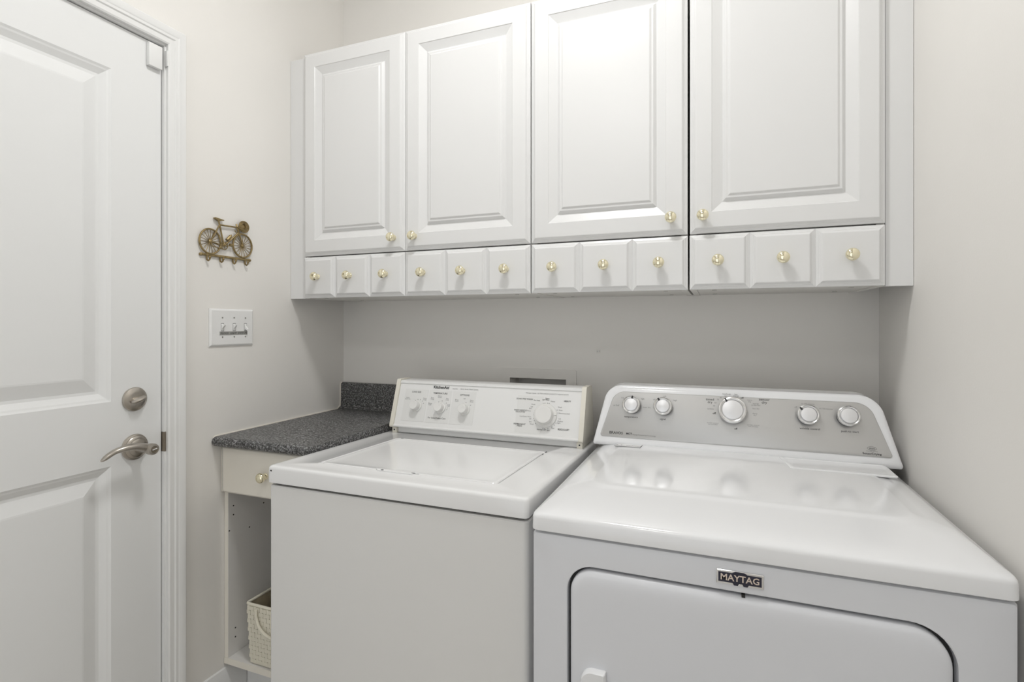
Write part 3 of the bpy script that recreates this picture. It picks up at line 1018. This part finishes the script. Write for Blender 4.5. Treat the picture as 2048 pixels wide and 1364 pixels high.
# dark line at the edge of the drawer front
bm = B()
tube(bm, [(0.0085, KF - 0.0156, dfz1 - 0.004), (0.0112, KF - 0.0156, dfz1 - 0.011), (0.0112, KF - 0.0156, dfz0 + 0.011),
          (0.0135, KF - 0.0156, dfz0 + 0.003)], 0.0006, 5)
obj('edge_line', bm, 'greyink', df)
brass_knob(0.183, KF - 0.0155, 0.8015, df)

# basket on the cabinet floor
b = thing('storage_basket', 'cream woven basket with rope handle on the cabinet floor', 'basket', (0.20, -0.44, 0.2225))
bx0_, bx1_, by0_, by1_, bz0_, bz1_ = 0.094, 0.315, -0.550, -0.20, 0.2232, 0.402
FL = 0.010
bm = B()


def br(ins, z):
    f = (z - bz0_) / (bz1_ - bz0_) * FL
    return [(x, y, z) for x, y in rrect(bx0_ - f + ins, bx1_ + f - ins, by0_ - f * 0.4 + ins, by1_ + f - ins, 0.008, 4)]


rings(bm, [br(0.002, bz0_), br(0.002, bz1_ - 0.002)], cap1=False)
obj('shell', bm, 'basket', b)
bm = B()
rings(bm, [br(0.006, bz0_ + 0.004), br(0.006, bz1_ - 0.002)], cap1=False)
obj('lining', bm, 'basket_in', b)
bm = B()
lp = br(0.003, bz1_)
tube(bm, lp + lp[:1], 0.0042, 8)
obj('rim', bm, 'basket', b)
bm = B()
rows, pitch = 13, 0.0128
for r in range(rows):
    z0 = bz0_ + 0.004 + r * 0.0132
    f = (z0 - bz0_) / (bz1_ - bz0_) * FL
    n = 18
    for q in range(n):       # front face strands
        xx = bx0_ - f + 0.006 + q * (bx1_ - bx0_ + 2 * f - 0.012) / n
        ww = (bx1_ - bx0_) / n
        if (r + q) % 2:
            box(bm, xx - 0.001, xx + ww + 0.001, by0_ - f * 0.4 - 0.0014, by0_ - f * 0.4 + 0.002, z0 + 0.001, z0 + 0.0118)
        else:
            box(bm, xx + 0.0015, xx + ww - 0.0015, by0_ - f * 0.4 - 0.0008, by0_ - f * 0.4 + 0.002, z0 - 0.001, z0 + 0.0135)
    for q in range(26):      # left face strands
        yy = by0_ + 0.006 + q * (by1_ - by0_ - 0.012) / 26
        ww = (by1_ - by0_) / 26
        if (r + q) % 2:
            box(bm, bx0_ - f - 0.0008, bx0_ - f + 0.003, yy - 0.001, yy + ww + 0.001, z0 + 0.001, z0 + 0.0118)
        else:
            box(bm, bx0_ - f - 0.0002, bx0_ - f + 0.003, yy + 0.0015, yy + ww - 0.0015, z0 - 0.001, z0 + 0.0135)
wv = obj('weave', bm, 'basket', b, smooth=False)
wv['kind'] = 'stuff'
bm = B()
hpts = []
for k in range(17):
    a = math.pi * k / 16
    hpts.append((0.205 - math.cos(a) * 0.072, by0_ - 0.0095 - 0.004 * math.sin(a), 0.394 - math.sin(a) ** 0.8 * 0.070))
tube(bm, hpts, 0.0042, 8)
obj('rope_handle', bm, 'basket', b)

# ================================================================== LEFT WALL THINGS
# bicycle hook rack
k = thing('bicycle_hook_rack', 'antique gold bicycle-shaped key rack with four hooks', 'key rack', (0, -0.552, 1.435))
PX = 0.0062


def P(y, z, x=PX):
    return (x, y, z)


def wheel(cy, cz):
    bm = B()
    n = 40
    ring = [P(cy + math.cos(2 * math.pi * q / n) * 0.0355, cz + math.sin(2 * math.pi * q / n) * 0.0370) for q in range(n + 1)]
    tube(bm, ring, 0.0029, 8, fdir=(1, 0, 0))
    wobj = obj('wheel', bm, 'antique', k)
    bm = B()
    for q in range(18):
        a = 2 * math.pi * q / 18 + 0.1
        tube(bm, [P(cy, cz, PX - 0.001), P(cy + math.cos(a) * 0.0355, cz + math.sin(a) * 0.0365, PX - 0.001)], 0.0010, 5)
    obj('spokes', bm, 'antique', wobj)
    obj('hub', lathe(B(), (PX - 0.003, cy, cz), (1, 0, 0), [(0.0055, 0), (0.0055, 0.004), (0.003, 0.006), (0, 0.0065)], 14), 'antique', wobj)
    return wobj


RW, FW, BBp = (-0.6095, 1.4955), (-0.4945, 1.4975), (-0.564, 1.488)
wheel(*RW)
wheel(*FW)
ST, HT, HB = (-0.579, 1.550), (-0.516, 1.5525), (-0.5105, 1.537)
bm = B()
for p, q, r in ((ST, HT, .0026), (ST, BBp, .0024), (HB, BBp, .0026), (ST, RW, .0022), (BBp, RW, .0018), (HB, FW, .0026), (HT, HB, .0032),
                ((-0.5835, 1.564), ST, .0024)):
    tube(bm, [P(*p, PX + 0.0015), P(*q, PX + 0.0015)], r, 8)
obj('bike_frame', bm, 'antique', k)
bm = B()
sd = [(-0.5975, 1.5685), (-0.5955, 1.5700), (-0.585, 1.5688), (-0.5665, 1.5668), (-0.5650, 1.5645), (-0.573, 1.5632), (-0.582, 1.5600), (-0.590, 1.5632),
      (-0.597, 1.5662)]
rings(bm, [[P(y, z, PX - 0.003) for y, z in sd], [P(y, z, PX + 0.005) for y, z in sd]])
obj('saddle', bm, 'antique', k, smooth=False)
bm = B()
n = 30
for (cy, cz, r) in ((BBp[0], BBp[1], 0.0115),):
    ring = [P(cy + math.cos(2 * math.pi * q / n) * r, cz + math.sin(2 * math.pi * q / n) * r, PX + 0.003) for q in range(n + 1)]
    tube(bm, ring, 0.0016, 6)
    for q in range(5):
        a = 2 * math.pi * q / 5
        tube(bm, [P(cy, cz, PX + 0.003), P(cy + math.cos(a) * r, cz + math.sin(a) * r, PX + 0.003)], 0.0013, 5)
tube(bm, [P(*BBp, PX + 0.004), P(-0.541, 1.4905, PX + 0.005)], 0.0017, 6)
box(bm, PX + 0.001, PX + 0.009, -0.5465, -0.5375, 1.4885, 1.4975, 0.001, 1)
tube(bm, [P(BBp[0], BBp[1] - 0.0115, PX + 0.003), P(RW[0] + 0.004, RW[1] - 0.014, PX + 0.003), P(RW[0], RW[1] - 0.004, PX + 0.003)], 0.0013, 6)
obj('crank', bm, 'antique', k)
bm = B()
tube(bm, [P(-0.5545, 1.507, PX + 0.003), P(-0.5415, 1.5215, PX + 0.003)], [0.0052, 0.0048], 10)
tube(bm, [P(-0.5425, 1.5205, PX + 0.003), P(-0.5385, 1.525, PX + 0.003)], 0.0022, 8)
obj('water_bottle', bm, 'antique', k)
# handlebars and front basket
bm = B()
for q in range(4):
    r = 0.0105 + 0.0035 * q
    ring = [P(-0.4965 + math.cos(2 * math.pi * s / 20) * r * 0.9 + 0.0015 * q, 1.5580 + math.sin(2 * math.pi * s / 20) * r * 0.85, PX + 0.003 + 0.004 * (3 - q) / 3)
            for s in range(21)]
    tube(bm, ring, 0.0016, 6)
for q in range(9):
    a = 2 * math.pi * q / 9
    tube(bm, [P(-0.4965 + math.cos(a) * 0.006, 1.558 + math.sin(a) * 0.006, PX + 0.007), P(-0.492 + math.cos(a) * 0.019, 1.558 + math.sin(a) * 0.0178, PX + 0.003)],
         0.0013, 5)
lathe(bm, (PX - 0.002, -0.4965, 1.558), (1, 0, 0), [(0.012, 0), (0.011, 0.006), (0.004, 0.0085), (0, 0.009)], 14)
tube(bm, [P(-0.519, 1.562, PX + 0.001), P(-0.5185, 1.5535, PX + 0.004), P(-0.509, 1.550, PX + 0.005), P(-0.500, 1.5480, PX + 0.005)], 0.0026, 8)
tube(bm, [P(-0.526, 1.5415, PX + 0.003), P(-0.523, 1.5365, PX + 0.003), P(-0.514, 1.5365, PX + 0.003)], 0.0016, 6)
obj('handlebar_basket', bm, 'antique', k)
bm = B()
box(bm, 0.0012, 0.0072, -0.6365, -0.4685, 1.4515, 1.4585, 0.0012, 2)
for yy in (-0.6385, -0.4665):
    lathe(bm, (0.0010, yy, 1.4545), (1, 0, 0), [(0.0046, 0), (0.0046, 0.006), (0.002, 0.0075), (0, 0.0076)], 14)
obj('rack_bar', bm, 'antique', k)
for yy in (-0.619, -0.574, -0.5285, -0.483):
    bm = B()
    hk = []
    for q in range(13):
        a = math.radians(100 + q * 20)
        hk.append((0.0100 - math.cos(a) * 0.0075 - 0.001, yy, 1.4445 - math.sin(a) * -0.0075))
    tube(bm, [(0.0045, yy, 1.4535), (0.0035, yy, 1.446), (0.005, yy, 1.4395), (0.0100, yy, 1.4368), (0.0150, yy, 1.4395), (0.0168, yy, 1.4450)],
         [0.0026, 0.0026, 0.0026, 0.0026, 0.0024, 0.0022], 8)
    lathe(bm, (0.0168, yy, 1.4465), (1, 0, 0.5), [(0.0025, -0.003), (0.0038, -0.0015), (0.0040, 0.001), (0.002, 0.0032), (0, 0.0034)], 12)
    obj('hook', bm, 'antique', k)

# triple switch
s = thing('light_switch', 'white three-gang toggle switch plate with a strip of grey label tape', 'switch', (0, -0.531, 1.18))
bm = B()
slab(bm, (0.0004, -0.6105, 1.1805), (0, 1, 0), (0, 0, 1), (1, 0, 0), 0.158, 0.1145, 0.0, [(0, 0.0028), (0.0045, 0.0062), (0.006, 0.0066)])
obj('cover_plate', bm, 'plate', s, smooth=False)
for i, (yy, up) in enumerate(((-0.5685, 1), (-0.5265, 1), (-0.4845, -1))):
    bm = B()
    fz = 1.2385
    rings(bm, [[(0.0071, yy + u, fz + v) for u, v in rrect(-0.0052, 0.0052, -0.0122, 0.0122, 0.0008, 2)],
               [(0.0074, yy + u, fz + v) for u, v in rrect(-0.0052, 0.0052, -0.0122, 0.0122, 0.0008, 2)]])
    sl = obj('toggle_slot', bm, 'greyink', s, smooth=False)
    bm = B()
    rings(bm, [[(0.0075, yy + u, fz + v) for u, v in rrect(-0.0042, 0.0042, -0.0105, 0.0105, 0.0008, 2)],
               [(0.0090, yy + u * 0.8, fz + v * 0.45 + up * 0.001) for u, v in rrect(-0.0042, 0.0042, -0.0105, 0.0105, 0.0008, 2)],
               [(0.0185, yy + u * 0.62, fz + v * 0.26 + up * 0.0085) for u, v in rrect(-0.0042, 0.0042, -0.0105, 0.0105, 0.0008, 2)]])
    obj('toggle', bm, 'plate', sl)
    for zz in (1.268, 1.2085):
        obj('screw', lathe(B(), (0.0068, yy, zz), (1, 0, 0), [(0.0026, 0), (0.0024, 0.0010), (0, 0.0013)], 12), 'steel', s)
bm = box(B(), 0.0071, 0.0079, -0.5785, -0.4775, 1.2145, 1.2255)
tp = obj('label_tape', bm, 'tape', s, smooth=False)
bm = B()
text_mesh(bm, 'FLOOD  LIGHT  SWITCH', 0.0085, (0.0082, -0.528, 1.220), (0, 1, 0), (0, 0, 1), bold=0.01)
obj('lettering', bm, 'ink', tp, smooth=False)

# ================================================================== CEILING LAMPS (main one above the frame, added fill lamp behind it)
for lx, ly, lm, lab, rr in ((1.00, -0.98, 'lamp', 'round flush ceiling lamp over the machines', 0.14),
                            (0.95, -2.55, 'fill_lamp', 'added unseen fill lamp, round and flush, at the rear of the room', 0.17)):
    t = thing('ceiling_lamp', lab, 'lamp', (lx, ly, H - 0.075))
    obj('canopy', lathe(B(), (lx, ly, H - 0.0005), (0, 0, -1), [(rr + 0.012, 0), (rr + 0.012, 0.018), (rr + 0.002, 0.022), (0, 0.022)], 40), 'chrome', t)
    obj('diffuser', lathe(B(), (lx, ly, H - 0.0232), (0, 0, -1), [(rr, 0), (rr * 0.97, 0.018), (rr * 0.85, 0.034), (rr * 0.6, 0.046), (rr * 0.3, 0.051),
                                                                 (0, 0.052)], 40), lm, t)
